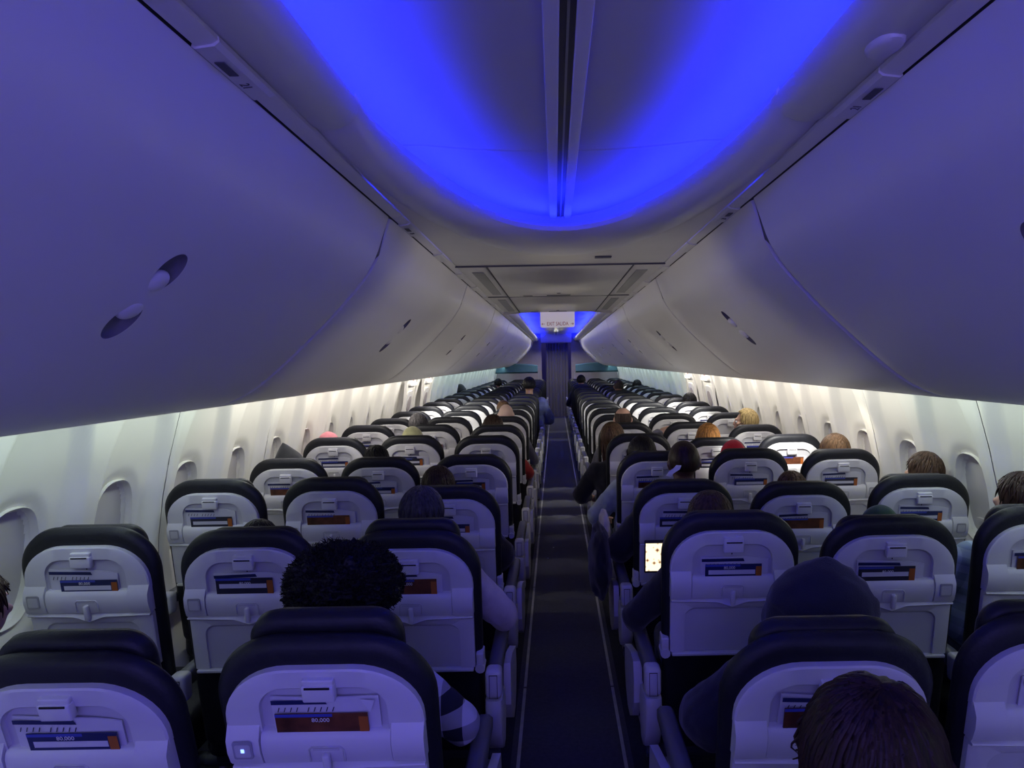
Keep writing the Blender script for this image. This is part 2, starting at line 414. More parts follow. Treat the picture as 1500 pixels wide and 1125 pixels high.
# flat service ceiling beyond the arch
m=MB(); vs=[];fs=[]
for i in range(NA+1):
    a=PI*i/NA; c,s_=math.cos(a),math.sin(a); x=.600*c; y=YC+2.05*s_
    vs+= [(x,y,2.197),(math.copysign(.66,c) if abs(c)>1e-6 else 0,y,2.199) if False else (x if abs(x)<.61 else x,4.14,2.197)]
for i in range(NA): a=2*i; fs.append((a,a+1,a+3,a+2))
m.add(vs,fs)
for sx in(-1,1):
    a,b=sorted((sx*.605,sx*.70)); m.box(a,b,YC,8.1,2.235,2.24)
struct(m.build('ceiling',M['ceil_low'],None,False))
def hatch(name,y0,y1,z=2.197):
    m=MB(); m.box(-.425,.425,y0+.006,y1-.006,z-.006,z+.01,bev=.003); o=struct(m.build(name,M['ceil_low'],None,True))
    for sx in(-1,1):
        m=MB(); a,b=sorted((sx*.437,sx*.615)); m.box(a,b,y0+.006,y1-.006,z-.002,z+.01,bev=.003); m.build('side_panel',M['ceil_low'],o,True)
        m=MB(); a,b=sorted((sx*.475,sx*.545)); m.box(a,b,y0+.28,y1-.22,z-.006,z-.001); m.build('air_grille',M['grille'],o)
        m=MB(); a,b=sorted((sx*.430,sx*.434)); m.box(a,b,y0,y1,z-.008,z+.0); m.build('edge_trim',M['seam'],o)
    m=MB(); m.box(-.10,.10,y1-.13,y1-.09,z-.010,z-.004,bev=.002); m.box(-.30,-.22,y1-.1,y1-.07,z-.009,z-.004); m.box(-.015,.015,y1-.3,y1-.27,z-.009,z-.004); m.build('panel_catch',M['seam'],o,True)
    return o
m=MB()
for y in(4.145,6.12): m.box(-.61,.61,y-.007,y+.007,2.188,2.198)
struct(m.build('trim_9',M['seam']))
hatch('ceiling_panel_near',4.15,6.12); hatch('ceiling_panel_far',6.12,8.10)
m=MB(); m.box(-.62,.62,4.0,8.1,2.203,2.215); struct(m.build('ceiling_backing',M['seam']))
m=MB(); p=pix(883,379,3.87); m.box(p.x-.045,p.x+.045,3.83,3.87,2.188,2.197,bev=.003); tag(m.build('ceiling_vent',M['seam'],None,True),'small dark slot set in the ceiling just past the blue dome','vent')
# far edge of the service ceiling, gently arched down at the corners
m=MB(); L=[]
for i in range(25):
    x=-.62+1.24*i/24; L.append([(x,8.10,2.197-.035*abs(x/.62)**3),(x,8.10,2.46),(x,8.16,2.46),(x,8.16,2.197-.035*abs(x/.62)**3)])
m.loft(L); struct(m.build('trim_4',M['ceil_low'],None,True,angle=30))
# vault panels (blue lit)
def vz(x): return 2.385+.03*min(1,abs(x)/.5)**2
def vault(name,y0,y1,mm=M['ceil']):
    m=MB(); L=[]
    for y,o in((y0,.008),(y0+.004,0),(y1-.004,0),(y1,.008)):
        L.append([(-.66+1.32*i/32,y,vz(-.66+1.32*i/32)+o) for i in range(33)])
    m.loft(L,closed=False,cap0=False,cap1=False); return struct(m.build(name,mm,None,True,angle=60))
vault('ceiling_vault',Y0,.9); vault('ceiling_vault',.905,2.55); vault('ceiling_vault',2.56,4.1)
y=8.1
while y<20.2: vault('ceiling_vault',y+.003,min(y+2.4,20.3)-.003); y+=2.4
m=MB(); m.box(-.68,.68,Y0,4.1,2.475,2.485); m.box(-.68,.68,8.1,20.4,2.475,2.485); struct(m.build('ceiling_backing_upper',M['seam']))
# dome end wall following the arch and cove side walls
m=MB(); L=[]
for i in range(NA+1):
    a=PI*i/NA; L.append([(.63*math.cos(a),YC+1.98*math.sin(a),z) for z in(2.21,2.30,2.47)])
m.loft(L,closed=False,cap0=False,cap1=False)
for sx in(-1,1): m.add([(sx*.63,y,z) for y in(Y0,YC) for z in(2.22,2.47)],[(0,1,3,2)])
struct(m.build('trim_5',M['ceil'],None,True,angle=60))
# second dome: lips + side walls
for sx in(-1,1):
    m=MB(); L=[]
    for y in(8.16,20.3): L.append([(sx*(.5+.125*s),y,z) for s,z in LIPP])
    m.loft(L,closed=False,cap0=False,cap1=False)
    m.add([(sx*.63,y,z) for y in(8.16,20.3) for z in(2.22,2.47)],[(0,1,3,2)])
    struct(m.build('trim_%d'%(6 if sx<0 else 7),M['bin'],None,True,angle=35))
# centre channel
def channel(y0,y1,w):
    for a,b,mm,z,nm in((-.055,-.018,'bin',2.365,'channel_rail'),(.018,.055,'bin',2.365,'channel_rail')):
        m=MB(); m.box(a,b,y0,y1,z,z+.02,bev=.004); 
        if a<0: ro=m.build('ceiling_channel',M[mm],None,True)
        else: m.build(nm,M[mm],ro,True)
    struct(ro); m=MB(); m.box(-.018,.018,y0,y1,2.375,2.381); m.build('channel_groove',M['groove'],ro)
    m=MB(); m.box(-.002,.004,y0,y1,2.370,2.376); m.build('channel_bead',M['metal'],ro)
channel(Y0,3.66,'near'); channel(8.2,20.3,'far')
# loudspeaker disc on right lip
p=Vector((.565,1.30,2.196)); m=MB(); L=[]
for r,z in((.038,.004),(.036,-.004),(.028,-.008),(.0001,-.008)): L.append([(p.x+r*math.cos(2*PI*i/28)*.8,p.y+r*1.3*math.sin(2*PI*i/28),p.z+z) for i in range(28)])
m.loft(L); tag(m.build('ceiling_sensor',M['bin'],None,True,angle=50),'small oval cover on the rounded ceiling edge, upper right','cover')
# ------------------------------------------------------------------ exit sign
sg=empty('exit_sign',(-.002,8.30,2.11)); tag(sg,'white hanging sign with red EXIT SALIDA lettering and two arrows','sign')
m=MB(); P=rrect(.20,-.085,.10,.0,.022,6); m.loft([[(x,y,z) for x,z in P] for y in(-.012,.012)]); m.build('sign_face',M['sign'],sg)
t=link('sign_lettering',text_mesh('EXIT SALIDA',.052),M['red'],sg); t.location=(0,-.0135,-.045); t.rotation_euler=(R(90),0,0); t.scale=(.86,1.15,1)
for s in(-1,1):
    m=MB(); x=s*.168; m.add([(x-.018,-.0135,-.047),(x+.018,-.0135,-.047),(x+.018,-.0135,-.043),(x-.018,-.0135,-.043)],[(0,1,2,3)])
    tip=x+s*.020; m.add([(tip,-.0135,-.045),(tip-s*.014,-.0135,-.033),(tip-s*.018,-.0135,-.036),(tip-s*.008,-.0135,-.045),(tip-s*.018,-.0135,-.054),(tip-s*.014,-.0135,-.057)],[(0,1,2,3),(0,3,4,5)])
    m.build('sign_arrow',M['red'],sg)
m=MB(); m.box(-.15,.15,-.02,.02,.10,.30,bev=.004); m.build('sign_mount',M['bin'],sg,True)
# ------------------------------------------------------------------ front of the cabin
for sx,side in((-1,'left'),(1,'right')):
    m=MB(); a,b=sorted((sx*.42,sx*1.75)); m.box(a,b,20.30,20.36,0,2.48,bev=.01); struct(m.build('wall_front_'+side,M['bulk'],None,True))
    dv=empty('class_divider',(sx*1.1,19.55,0)); tag(dv,'low cabin divider with a teal arched header, %s of the aisle, before the curtain'%side,'divider','dividers at the far end')
    m=MB(); L=[]
    for i in range(17):
        x=-.62+1.2*i/16; xx=sx*-x; t=i/16
        top=1.52+.05*math.sin(PI*t); L.append([(xx,-.06,1.30),(xx,-.10,1.34),(xx,-.08,top-.02),(xx,0,top),(xx,.03,1.30)])
    m.loft(L); m.build('header',M['teal'],dv,True)
    m=MB(); m.box(-.62,.62,-.015,.015,.02,1.12,bev=.01); m.build('panel',M['bulk'],dv,True)
    for q in(-.6,.6):
        m=MB(); m.box(q-.012,q+.012,-.012,.012,1.1,1.32); m.build('post',M['metal'],dv)
m=MB(); m.box(-.44,.44,20.28,20.36,2.16,2.48,bev=.01); struct(m.build('trim_8',M['bin'],None,True))
m=MB(); m.box(-1.75,1.75,21.9,21.95,0,2.4); struct(m.build('wall_far',M['seam']))
cu=empty('curtain',(0,20.2,0)); tag(cu,'dark navy curtain hanging across the aisle at the far end','curtain')
m=MB(); vs=[];fs=[]; n=140
for i in range(n+1):
    x=-.30+.64*i/n
    for z in(.04,.8,1.5,2.13): vs.append((x,.03*math.sin(x*75+.4*math.sin(z*2))+.012*math.sin(x*31),z))
for i in range(n):
    for k in range(3): a=4*i+k; fs.append((a,a+4,a+5,a+1))
m.add(vs,fs); m.build('drape',M['curtain'],cu,True,angle=180)
m=MB(); m.tube([(-.42,0,2.145),(.42,0,2.145)],.012); m.build('rail',M['metal'],cu,True)
# ------------------------------------------------------------------ seats
TILT=R(10); HY,HZ=.14,.44; L_=.722
def U(hw,vb,vt,r,n=10):
    """open inverted U path bottom-right -> top -> bottom-left"""
    P=[(hw,vb)]
    for i in range(n+1): a=PI/2*i/n; P.append((hw-r+r*math.cos(a),vt-r+r*math.sin(a)))
    for i in range(n+1): a=PI/2+PI/2*i/n; P.append((-hw+r+r*math.cos(a),vt-r+r*math.sin(a)))
    P.append((-hw,vb)); return P
def sh3(P,w,k=0): # to backrest local coords; w outward to the rear; k inset
    cx,cv=0,L_-.2
    return [(x-math.copysign(min(k,abs(x)),x),-w,v-(k if v>cv else 0)) for x,v in P]
def make_backmesh():
    m=MB(); P=rrect(.216,-.02,L_,.135,.03,12); Ls=[]
    for w,k in((-.066,.07),(-.063,.042),(-.053,.022),(-.040,.009),(-.024,0),(-.010,.002),(-.002,.009),(.003,.018),(.003,.042)):
        c=.33; Ls.append([((abs(x)-k)*(1 if x>0 else -1)*(1 if v>.3 else .97),-w,(v-k) if v>.1 else v) for x,v in P])
    m.loft(Ls); return m.mesh('backrest',True,60)
def ushell(hw,vb,vt,r,ihw,ivb,ivt,ir,w,wi,fl):
    m=MB(); O=U(hw,vb,vt,r); I=U(ihw,ivb,ivt,ir)
    def lay(P,w,k=0):
        return [(x-math.copysign(k,x) if abs(x)>k else x,-w,v-k if v>vb+.01 else v) for x,v in P]
    m.loft([lay(O,0),lay(O,w-.003),lay(O,w,.004),lay(I,w,-.004),lay(I,w-.003,0),lay(I,wi,.004)],closed=False,cap0=False,cap1=False)
    if fl: m.add(lay(I,wi,.004),[tuple(range(len(I)))],1)
    return m
seat={}
seat['backrest']=make_backmesh()
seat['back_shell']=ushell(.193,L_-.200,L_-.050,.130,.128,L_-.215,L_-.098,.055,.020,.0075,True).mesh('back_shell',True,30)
m=MB(); 
def extr(m,x0,x1,pr,mi=0): m.loft([[(x,-w,v) for v,w in pr] for x in(x0,x1)],mi)
pr=[(L_-.205,0),(L_-.205,.018),(L_-.209,.026),(L_-.222,.032),(L_-.245,.034),(L_-.272,.031),(L_-.285,.027),(L_-.287,.02),(L_-.287,0)]
extr(m,-.1265,.1265,pr); seat['tray_table']=m.mesh('tray_table',True,50)
def hinge(s):
    m=MB(); pr=[(L_-.183,0),(L_-.186,.018),(L_-.215,.036),(L_-.245,.038),(L_-.275,.033),(L_-.285,.028),(L_-.286,0)]
    a,b=sorted((s*.1285,s*.192)); extr(m,a,b,pr); return m.mesh('hinge_cover',True,30)
seat['hinge_l']=hinge(-1); seat['hinge_r']=hinge(1)
# lower panel with ledge and recessed pocket
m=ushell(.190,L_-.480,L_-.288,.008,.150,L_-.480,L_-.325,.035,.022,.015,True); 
L=[]
for i in range(25):
    x=-.19+.38*i/24; dv=.006*(1-abs(x)/.19)+.016*max(0,1-abs(x)/.045); L.append([(x,-.018,L_-.286),(x,-.032,L_-.288-dv),(x,-.034,L_-.291-dv),(x,-.031,L_-.295-dv),(x,-.016,L_-.300-dv)])
m.loft(L); m.box(-.185,.185,-.030,-.012,L_-.492,L_-.481,bev=.003)
seat['lower_panel']=m.mesh('lower_panel',True,40)
m=MB(); L=[]
for i in range(21):
    a=PI*i/20 if True else 0
P=[]
for k in range(7): a=-PI/2*k/6; P
pts=[(-.034,L_-.275),(-.034,L_-.243),(-.028,L_-.236),(.028,L_-.236),(.034,L_-.243),(.034,L_-.275)]
m.tube([(x,-.034,v) for x,v in pts],.0022,6); m.build
m.box(-.026,.026,-.0345,-.033,L_-.246,L_-.240)
seat['catch_surround']=m.mesh('catch_surround',True,60)
m=MB(); m.box(-.007,.007,-.046,-.032,L_-.302,L_-.250,bev=.004); seat['table_catch']=m.mesh('table_catch',True,60)
m=MB(); m.box(-.031,.031,-.036,-.016,L_-.118,L_-.078,bev=.004); m.box(-.030,.030,-.031,-.016,L_-.080,L_-.066,bev=.003)
m.box(-.024,.024,-.0375,-.035,L_-.083,L_-.079,1); m.box(-.0018,.0018,-.008,-.006,L_-.136,L_-.118,1); seat['coat_hook']=m.mesh('coat_hook',True,60)
m=MB(); P=rrect(.019,-.021,.021,.005,.005,4); m.loft([[(x,-w,v) for x,v in P] for w in(.0,.003)]); P2=rrect(.015,-.016,.014,.004,.004,4)
m.loft([[(x,-w,v) for x,v in P2] for w in(.003,.0035)],1); seat['usb_port']=m.mesh('usb_port',True,40)
m=MB(); m.box(-.003,.003,-.0045,-.003,-.004,.004); seat['usb_light']=m.mesh('usb_light')
# headrest
def headrest_mesh():
    m=MB(); P=rrect(.150,-.17,.0,.055,.03,10); Ls=[]
    for w,k in((-.058,.03),(-.052,.012),(-.03,0),(-.008,0),(0,.008),(.002,.02)):
        Ls.append([((abs(x)-k)*(1 if x>0 else -1),-w+ -.0+.030*(abs(x)/.19)**3*0,v-k if v>-.1 else v+k) for x,v in P])
    m.loft(Ls); return m.mesh('headrest',True,60)
seat['headrest']=headrest_mesh()
m=MB(); m.box(-.009,.009,-.004,.0,-.10,-.066); seat['slot']=m.mesh('strap_slot')
m=MB(); m.box(-.218,.218,.16,.64,.34,.46,bev=.035); seat['seat_cushion']=m.mesh('seat_cushion',True,60)
m=MB()
for y in(.24,.52): m.tube([(-.25,y,.30),(.25,y,.30)],.022,10)
m.box(-.2,.2,.2,.56,.31,.345,bev=.005); seat['seat_frame']=m.mesh('seat_frame',True,60)
m=MB(); m.tube([(.0,.24,.30),(.0,.16,.03)],.016,8); m.tube([(.0,.12,.02),(0,.20,.02)],.02,8); seat['leg_r']=m.mesh('leg',True,60)
m=MB(); m.tube([(.0,.52,.30),(.0,.50,.03)],.016,8); m.tube([(.0,.46,.02),(0,.54,.02)],.02,8); seat['leg_f']=m.mesh('leg',True,60)
# armrest (origin on its own axis)
m=MB(); L=[]
for y,z0,z1,hw in((.10,.612,.655,.019),(.13,.61,.662,.022),(.40,.615,.662,.023),(.54,.622,.660,.023),(.56,.632,.652,.018)):
    L.append([(x,y,z) for x,z in [(-hw,z0+.006),(-hw+.006,z0),(hw-.006,z0),(hw,z0+.006),(hw,z1-.008),(hw-.008,z1),(-hw+.008,z1),(-hw,z1-.008)]])
m.loft(L); seat['armrest']=m.mesh('armrest',True,60)
m=MB(); m.box(-.026,.026,.055,.115,.572,.664,bev=.014); m.box(-.013,-.0115,.0535,.0555,.575,.650,1); m.box(.0115,.013,.0535,.0555,.575,.650,1); m.box(-.0115,.0115,.0535,.0555,.648,.650,1)
seat['armrest_cap']=m.mesh('armrest_cap',True,60)
m=MB(); L=[]
for z,y0,y1 in((.568,.05,.16),(.55,.045,.19),(.50,.05,.22),(.45,.065,.22),(.41,.09,.21),(.375,.13,.19)):
    L.append([(-.026,y0+.01,z),(-.02,y0,z),(.02,y0,z),(.026,y0+.01,z),(.026,y1,z),(-.026,y1,z)])
m.loft(L); seat['side_fairing']=m.mesh('side_fairing',True,60)
m=MB(); L=[]
for z,y0,y1 in((.60,.26,.34),(.54,.24,.56),(.46,.25,.58),(.38,.32,.54),(.34,.40,.48)):
    L.append([(-.012,y0,z),(.012,y0,z),(.012,y1,z),(-.012,y1,z)])
m.loft(L); seat['side_panel']=m.mesh('side_panel',True,30)
m=MB(); m.tube([(0,.02,.0),(0,-.025,-.0)],.016,10); m.box(-.012,.012,-.02,.03,-.006,.05,bev=.004); seat['pivot_cap']=m.mesh('pivot_cap',True,60)
def remap(v):
    d_=(L_-.05)-v
    if d_<=0: return v
    return (L_-.05)-(d_*.915 if d_<.237 else .237*.915+(d_-.237)*((.40-.217)/(.43-.237)))
def remap_mesh(me):
    for q in me.vertices:
        q.co.z=remap(q.co.z)
for k in('back_shell','tray_table','hinge_l','hinge_r','lower_panel','catch_surround','table_catch','coat_hook'): remap_mesh(seat[k])
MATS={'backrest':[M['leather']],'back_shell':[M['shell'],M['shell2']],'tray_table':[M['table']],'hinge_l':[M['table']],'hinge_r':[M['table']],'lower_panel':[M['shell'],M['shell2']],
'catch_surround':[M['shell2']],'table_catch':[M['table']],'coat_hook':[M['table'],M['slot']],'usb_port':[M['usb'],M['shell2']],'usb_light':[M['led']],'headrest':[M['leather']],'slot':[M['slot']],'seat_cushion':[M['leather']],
'seat_frame':[M['darkmetal']],'leg_r':[M['metal']],'leg_f':[M['metal']],'armrest':[M['armpad']],'armrest_cap':[M['armcap'],M['slot']],'side_fairing':[M['armcap']],'side_panel':[M['armcap']],'pivot_cap':[M['armcap']]}
for k,ms in MATS.items():
    for x in ms: seat[k].materials.append(x)
RAISED={(1,'B'):.013,(1,'C'):.024,(2,'C'):.020,(1,'D'):.0,(1,'E'):.002}
SHIFT={(1,'D'):.10,(1,'E'):.10,(1,'F'):.10,(1,'A'):.07,(1,'B'):.07,(1,'C'):.07,(2,'F'):.04}
TOPY={(1,'B'):917,(1,'C'):884,(1,'D'):897,(1,'E'):872,(2,'A'):772,(2,'B'):775,(2,'C'):756,(2,'D'):750,(2,'E'):757,(3,'A'):703,(3,'B'):700,(3,'C'):712,(3,'D'):703,(3,'E'):706,(3,'F'):695,(4,'A'):672,(4,'B'):670,(4,'C'):666,(4,'D'):661,(4,'E'):657,(4,'F'):658,
(5,'A'):641,(5,'B'):638,(5,'C'):638,(5,'D'):635,(5,'E'):641,(5,'F'):636,(6,'A'):623,(6,'B'):622,(6,'C'):622.5,(6,'D'):619,(6,'E'):618,(6,'F'):622}
LEAN={(3,'C'):7,(1,'A'):3,(4,'C'):2,(1,'F'):2}
seatinfo={}
def make_seat(n,c):
    x=COLX[c]; sx=-1 if x<0 else 1; y=rowy(n)+SHIFT.get((n,c),rnd.uniform(-.015,.015))
    r=empty('airline_seat',(x,y,0))
    det='dark-edged airline seat with pale grey back'
    if (n,c) in RAISED and True: det='airline seat with raised headrest and pale back'
    tag(r,'%s, %s, %s row ahead'%(det,COLN[c],ORD[n]) if n>0 else 'airline seat beside the camera, right aisle column','seat','airline seats in rows of three')
    tl=TILT+R(LEAN.get((n,c),rnd.uniform(-.6,.9)))
    def P(k,name,parent,loc=None): return link(name,seat[k],None,parent,loc)
    b=P('backrest','backrest',r,(0,HY,HZ)); b.rotation_euler=(tl,0,0)
    P('back_shell','back_shell',b); P('tray_table','tray_table',b)
    P('lower_panel','lower_panel',b)
    far=n>12
    if not far:
        P('hinge_l','hinge_cover',b); P('hinge_r','hinge_cover',b); P('coat_hook','coat_hook',b,(0,0,-.012 if (n*7+ord(c))%3==0 else 0))
        P('table_catch','table_catch',b)
        if n<=7:
            P('catch_surround','catch_surround',b)
            P('usb_port','usb_port',b,(sx*.160,-.0375,remap(L_-.236))); 
            if (n,c)==(1,'C'): P('usb_light','usb_light',b,(sx*.160,-.0375,remap(L_-.236)))
            if abs(x)<.6: P('pivot_cap','pivot_cap',b,(-sx*.205,0,L_-.455))
    if (n,c) in TOPY:
        t=R({(1,'D'):16,(1,'C'):17,(1,'B'):17,(1,'E'):12,(2,'D'):9}.get((n,c),10)); raised=(n,c) in RAISED; yf=.085 if raised else .03; hh=L_+max(-.004,RAISED.get((n,c),-.01)); lo,hi=-.05,.05
        for _ in range(24):
            z=(lo+hi)/2; Y_=y+HY+yf*math.cos(t)-hh*math.sin(t); Z_=HZ+z+hh*math.cos(t)+yf*math.sin(t)
            if unpix((x,Y_,Z_))[1]<TOPY[(n,c)]: hi=z
            else: lo=z
        tl=t; b.rotation_euler=(tl,0,0); b.location.z=HZ+z; print('dz',n,c,round(z,3))
    h=RAISED.get((n,c),-.016)
    hr=P('headrest','headrest',b,(0,.040 if (n,c) in RAISED else .050,L_+h))
    if (n,c) in RAISED:
        for q in(-.055,.055): P('slot','strap_slot',b,(q,.041,L_+h+.0)) if False else None
        for q in(-.058,.058):
            s=link('strap_slot',seat['slot'],None,b,(q,.0435,L_+h+.042))
    P('seat_cushion','seat_cushion',r)
    if n<=8 or abs(x)<.6:
        P('seat_frame','seat_frame',r)
        if not far:
            P('leg_r','leg',r,(-sx*.17,0,0)); P('leg_f','leg',r,(-sx*.17,0,0))
    ax=[-sx*.247]+([sx*.235] if abs(x)>1.4 else [])
    for i,q in enumerate(ax):
        a=P('armrest','armrest',r,(q,0,0)); P('armrest_cap','armrest_cap',a)
        if abs(x)<.6 and i==0:
            P('side_fairing','side_fairing',a); 
            if not far: P('side_panel','side_panel',a,(-sx*.03,0,0))
    seatinfo[(n,c)]=(r,b,x,y,tl,b.location.z)
    return r
for n in range(1,ROWS+1):
    for c in 'ABCDEF': make_seat(n,c)
make_seat(0,'D')
# ------------------------------------------------------------------ papers in the seat pockets
def paper_meshes():
    out=[]
    # magazine variants : body white, navy head band
    for v in range(3):
        m=MB(); w=.105; top=[L_-.128,L_-.122,L_-.135][v]; bot=L_-.26; L=[]
        n=12
        for i in range(n+1):
            x=-w+2*w*i/n; dz=-.012*max(0,(x-.02)/.085)**2 if v!=1 else 0; bw=.004*math.sin((x+w)*14)
            L.append([(x,-.010-bw,bot),(x,-.013-bw,bot),(x,-.013-bw,top+dz),(x,-.010-bw,top+dz)])
        m.loft(L)
        def band(x0,x1,v0,v1,mi,w_=.0150):
            m.add([(x0,-w_-.003,v0),(x1,-w_-.003,v0),(x1-.004,-w_-.003,v1),(x0,-w_-.003,v1)],[(0,1,2,3)],mi)
        band(-w+.002,[.02,.005,.03][v],top-.017,top-.006,1)
        for i in range(9):                      # title strokes
            xx=-w+.012+i*.012+(.01 if i>3 else 0)
            m.add([(xx,-.0182,top-.036),(xx+.002,-.0182,top-.036),(xx+.006,-.0182,top-.024),(xx+.004,-.0182,top-.024)],[(0,1,2,3)],2)
        if v==1: m.add([(w-.035,-.019,top-.004),(w-.006,-.022,top-.004),(w-.016,-.024,top-.034)],[(0,1,2)],0)
        out.append(m.mesh('magazine',False))
    mags=out; br=[]
    for v in range(3):
        m=MB(); top=L_-.160+[.0,-.004,.003][v]; bot=L_-.255; x0,x1=[(-.098,.082),(-.085,.090),(-.10,.075)][v]
        m.loft([[(x,-.020,bot),(x,-.0225,bot),(x,-.0225,top),(x,-.020,top)] for x in(x0,x1)],0)
        m.add([(x0,-.0228,top-.008),(x0+(x1-x0)*.62,-.0228,top-.008),(x0+(x1-x0)*.62,-.0228,top),(x0,-.0228,top)],[(0,1,2,3)],1)
        if v>0: m.add([(x0+.01,-.0228,top-.036),(x1-.02,-.0228,top-.036),(x1-.02,-.0228,top-.020),(x0+.01,-.0228,top-.020)],[(0,1,2,3)],2)
        m.add([(x1-.018,-.0229,bot),(x1,-.0229,bot),(x1,-.0229,top-.008),(x1-.018,-.0229,top-.008)],[(0,1,2,3)],3)
        br.append(m.mesh('leaflet',False))
    return mags,br
mags,brs=paper_meshes()
for me in mags+brs: remap_mesh(me)
for me in mags:
    for k in('paper','navy','ink'): me.materials.append(M[k])
for i,me in enumerate(brs):
    for k in(('brown','navy','ink')[i],'blue','paper','orange'): me.materials.append(M[k])
tnum=text_mesh('80,000',.013,.0002)
for (n,c),(r,b,x,y,tl,hz_) in seatinfo.items():
    if n<1 or n>9 or (n>6 and rnd.random()<.35): continue
    W=Matrix.Translation((x,y,0))@Matrix.Translation((0,HY,hz_))@Matrix.Rotation(tl,4,'X')
    v=(n*5+ord(c)*3+n*n)%3; v2=(n+ord(c))%3
    if (n,c)==(1,'C'): v=1; v2=0
    j=Matrix.Translation((rnd.uniform(-.012,.012),0,rnd.uniform(-.006,.006)))@Matrix.Translation((0,0,L_-.2))@Matrix.Rotation(R(rnd.uniform(-2.5,2.5)),4,'Y')@Matrix.Translation((0,0,-L_+.2))
    o=link('magazine',mags[v],None); o.matrix_world=W@j
    tag(o,'white magazine in the seat pocket, %s, %s row ahead'%(COLN[c],ORD[n]),'magazine','magazines in the seat pockets')
    j2=Matrix.Translation((rnd.uniform(-.008,.008),0,rnd.uniform(-.004,.006)))
    o=link('leaflet',brs[v2],None); o.matrix_world=W@j2
    tag(o,'%s leaflet in front of the magazine, %s, %s row ahead'%(('brown','dark navy','black')[v2],COLN[c],ORD[n]),'leaflet','leaflets in the seat pockets')
    if n<=2:
        t=link('printed_number',tnum,M['white'],o); t.matrix_local=Matrix.Translation((-.01,-.0234,remap(L_-.176)))@Matrix.Rotation(R(90),4,'X')
# ------------------------------------------------------------------ people
def skinmat(name,col): return mat(name,col,.5,var=.06,vscale=14,bump=.05)
SK={'light':skinmat('skin_light',(.55,.33,.25)),'mid':skinmat('skin_mid',(.33,.18,.12)),'dark':skinmat('skin_dark',(.11,.055,.038)),'pale':skinmat('skin_pale',(.72,.50,.42))}
def hairmat(name,col,r=.45): return mat(name,col,r,var=.55,vscale=90,bump=.5,bscale=160,spec=.22,stretch=(1,1,.10))
HM={'black':hairmat('hair_black',(.008,.007,.009)),'dkbrown':hairmat('hair_dark_brown',(.028,.014,.010)),'brown':hairmat('hair_brown',(.075,.042,.024)),'ltbrown':hairmat('hair_light_brown',(.13,.075,.040)),
 'blond':hairmat('hair_blond',(.40,.30,.13)),'orange':hairmat('hair_strawberry',(.46,.21,.06)),'grey':hairmat('hair_grey_brown',(.060,.056,.060)),'stubble':hairmat('hair_stubble',(.05,.035,.03),.8)}
def cloth(name,col): return mat(name,col,.9,bump=.4,bscale=220,var=.12,vscale=20,sheen=.2)
CL={'black':cloth('cloth_black',(.010,.011,.015)),'navy':cloth('cloth_navy',(.009,.010,.024)),'white':cloth('cloth_white',(.55,.50,.50)),'red':cloth('cloth_red',(.35,.02,.02)),'pale':cloth('cloth_pale_blue',(.42,.50,.52)),
 'grey':cloth('cloth_grey',(.16,.16,.19)),'bluejacket':cloth('cloth_blue_jacket',(.13,.16,.30)),'teal':cloth('cloth_teal',(.05,.10,.12)),'pink':cloth('cloth_pink',(.65,.22,.25)),'yellow':cloth('cloth_pale_yellow',(.55,.55,.28)),'green':cloth('cloth_dark_green',(.03,.09,.04)),
 'jeans':cloth('cloth_jeans',(.03,.04,.08)),'plaid':plaid('cloth_plaid',(.60,.60,.68),(.01,.012,.03),9.0),'plaid2':plaid('cloth_light_plaid',(.45,.55,.62),(.22,.30,.38),16.0),'redhat':cloth('cloth_bright_red',(.62,.015,.03)),'shoe':mat('shoe_black',(.02,.02,.02),.4)}
M['eye']=mat('eye_white',(.8,.8,.8),.2); M['lip']=mat('lip',(.35,.12,.11),.5)
HEADC=Vector((0,-.03,.755)) # head centre, person coordinates: origin on cushion at the hips, z up; sitting height .87
def skinned(chains,remesh=.009,extra=None,sub=1):
    """chains: list of [(pos,radius),...] ; tubes + spheres merged by voxel remesh"""
    m=MB()
    for ch in chains:
        pts=[Vector(p) for p,r in ch]; rs=[r for p,r in ch]
        # densify
        P=[];RR=[]
        for i in range(len(pts)-1):
            for k in range(4): t=k/4; P.append(pts[i].lerp(pts[i+1],t)); RR.append(rs[i]*(1-t)+rs[i+1]*t)
        P.append(pts[-1]); RR.append(rs[-1])
        for _ in range(2):
            Q=P[:]
            for i in range(1,len(P)-1): P[i]=(Q[i-1]+2*Q[i]+Q[i+1])/4
        m.tube(P,RR,14)
        for p,r in((P[0],RR[0]),(P[-1],RR[-1])):
            m_ico(m,p,(r,r,r))
    if extra: extra(m)
    me=m.mesh('s'); o=link('s',me); md=o.modifiers.new('r','REMESH'); md.mode='VOXEL'; md.voxel_size=remesh
    s=o.modifiers.new('s','SMOOTH'); s.iterations=6; s.factor=.5
    me2=eval_mesh(o); bpy.data.objects.remove(o); me2.polygons.foreach_set('use_smooth',[True]*len(me2.polygons)); return me2
def headrot(yaw,tilt,roll=0): return Matrix.Rotation(R(yaw),3,'Z')@Matrix.Rotation(R(tilt),3,'X')@Matrix.Rotation(R(roll),3,'Y')
def arm_pts(s,pose):
    sh=Vector((s*.165,-.055,.50))
    if pose=='lap': el=Vector((s*.235,.04,.26)); wr=Vector((s*.13,.26,.20))
    elif pose=='rest': el=Vector((s*.275,.03,.27)); wr=Vector((s*.24,.27,.235))
    elif pose=='wide': el=Vector((s*.33,.04,.30)); wr=Vector((s*.25,.28,.24))
    elif pose=='up': el=Vector((s*.42,.0,.62)); wr=Vector((s*.33,.02,.80))
    elif pose=='over': sh=Vector((s*.17,-.06,.53)); el=Vector((s*.40,-.02,.66)); wr=Vector((s*.60,.04,.58))
    return sh,el,wr
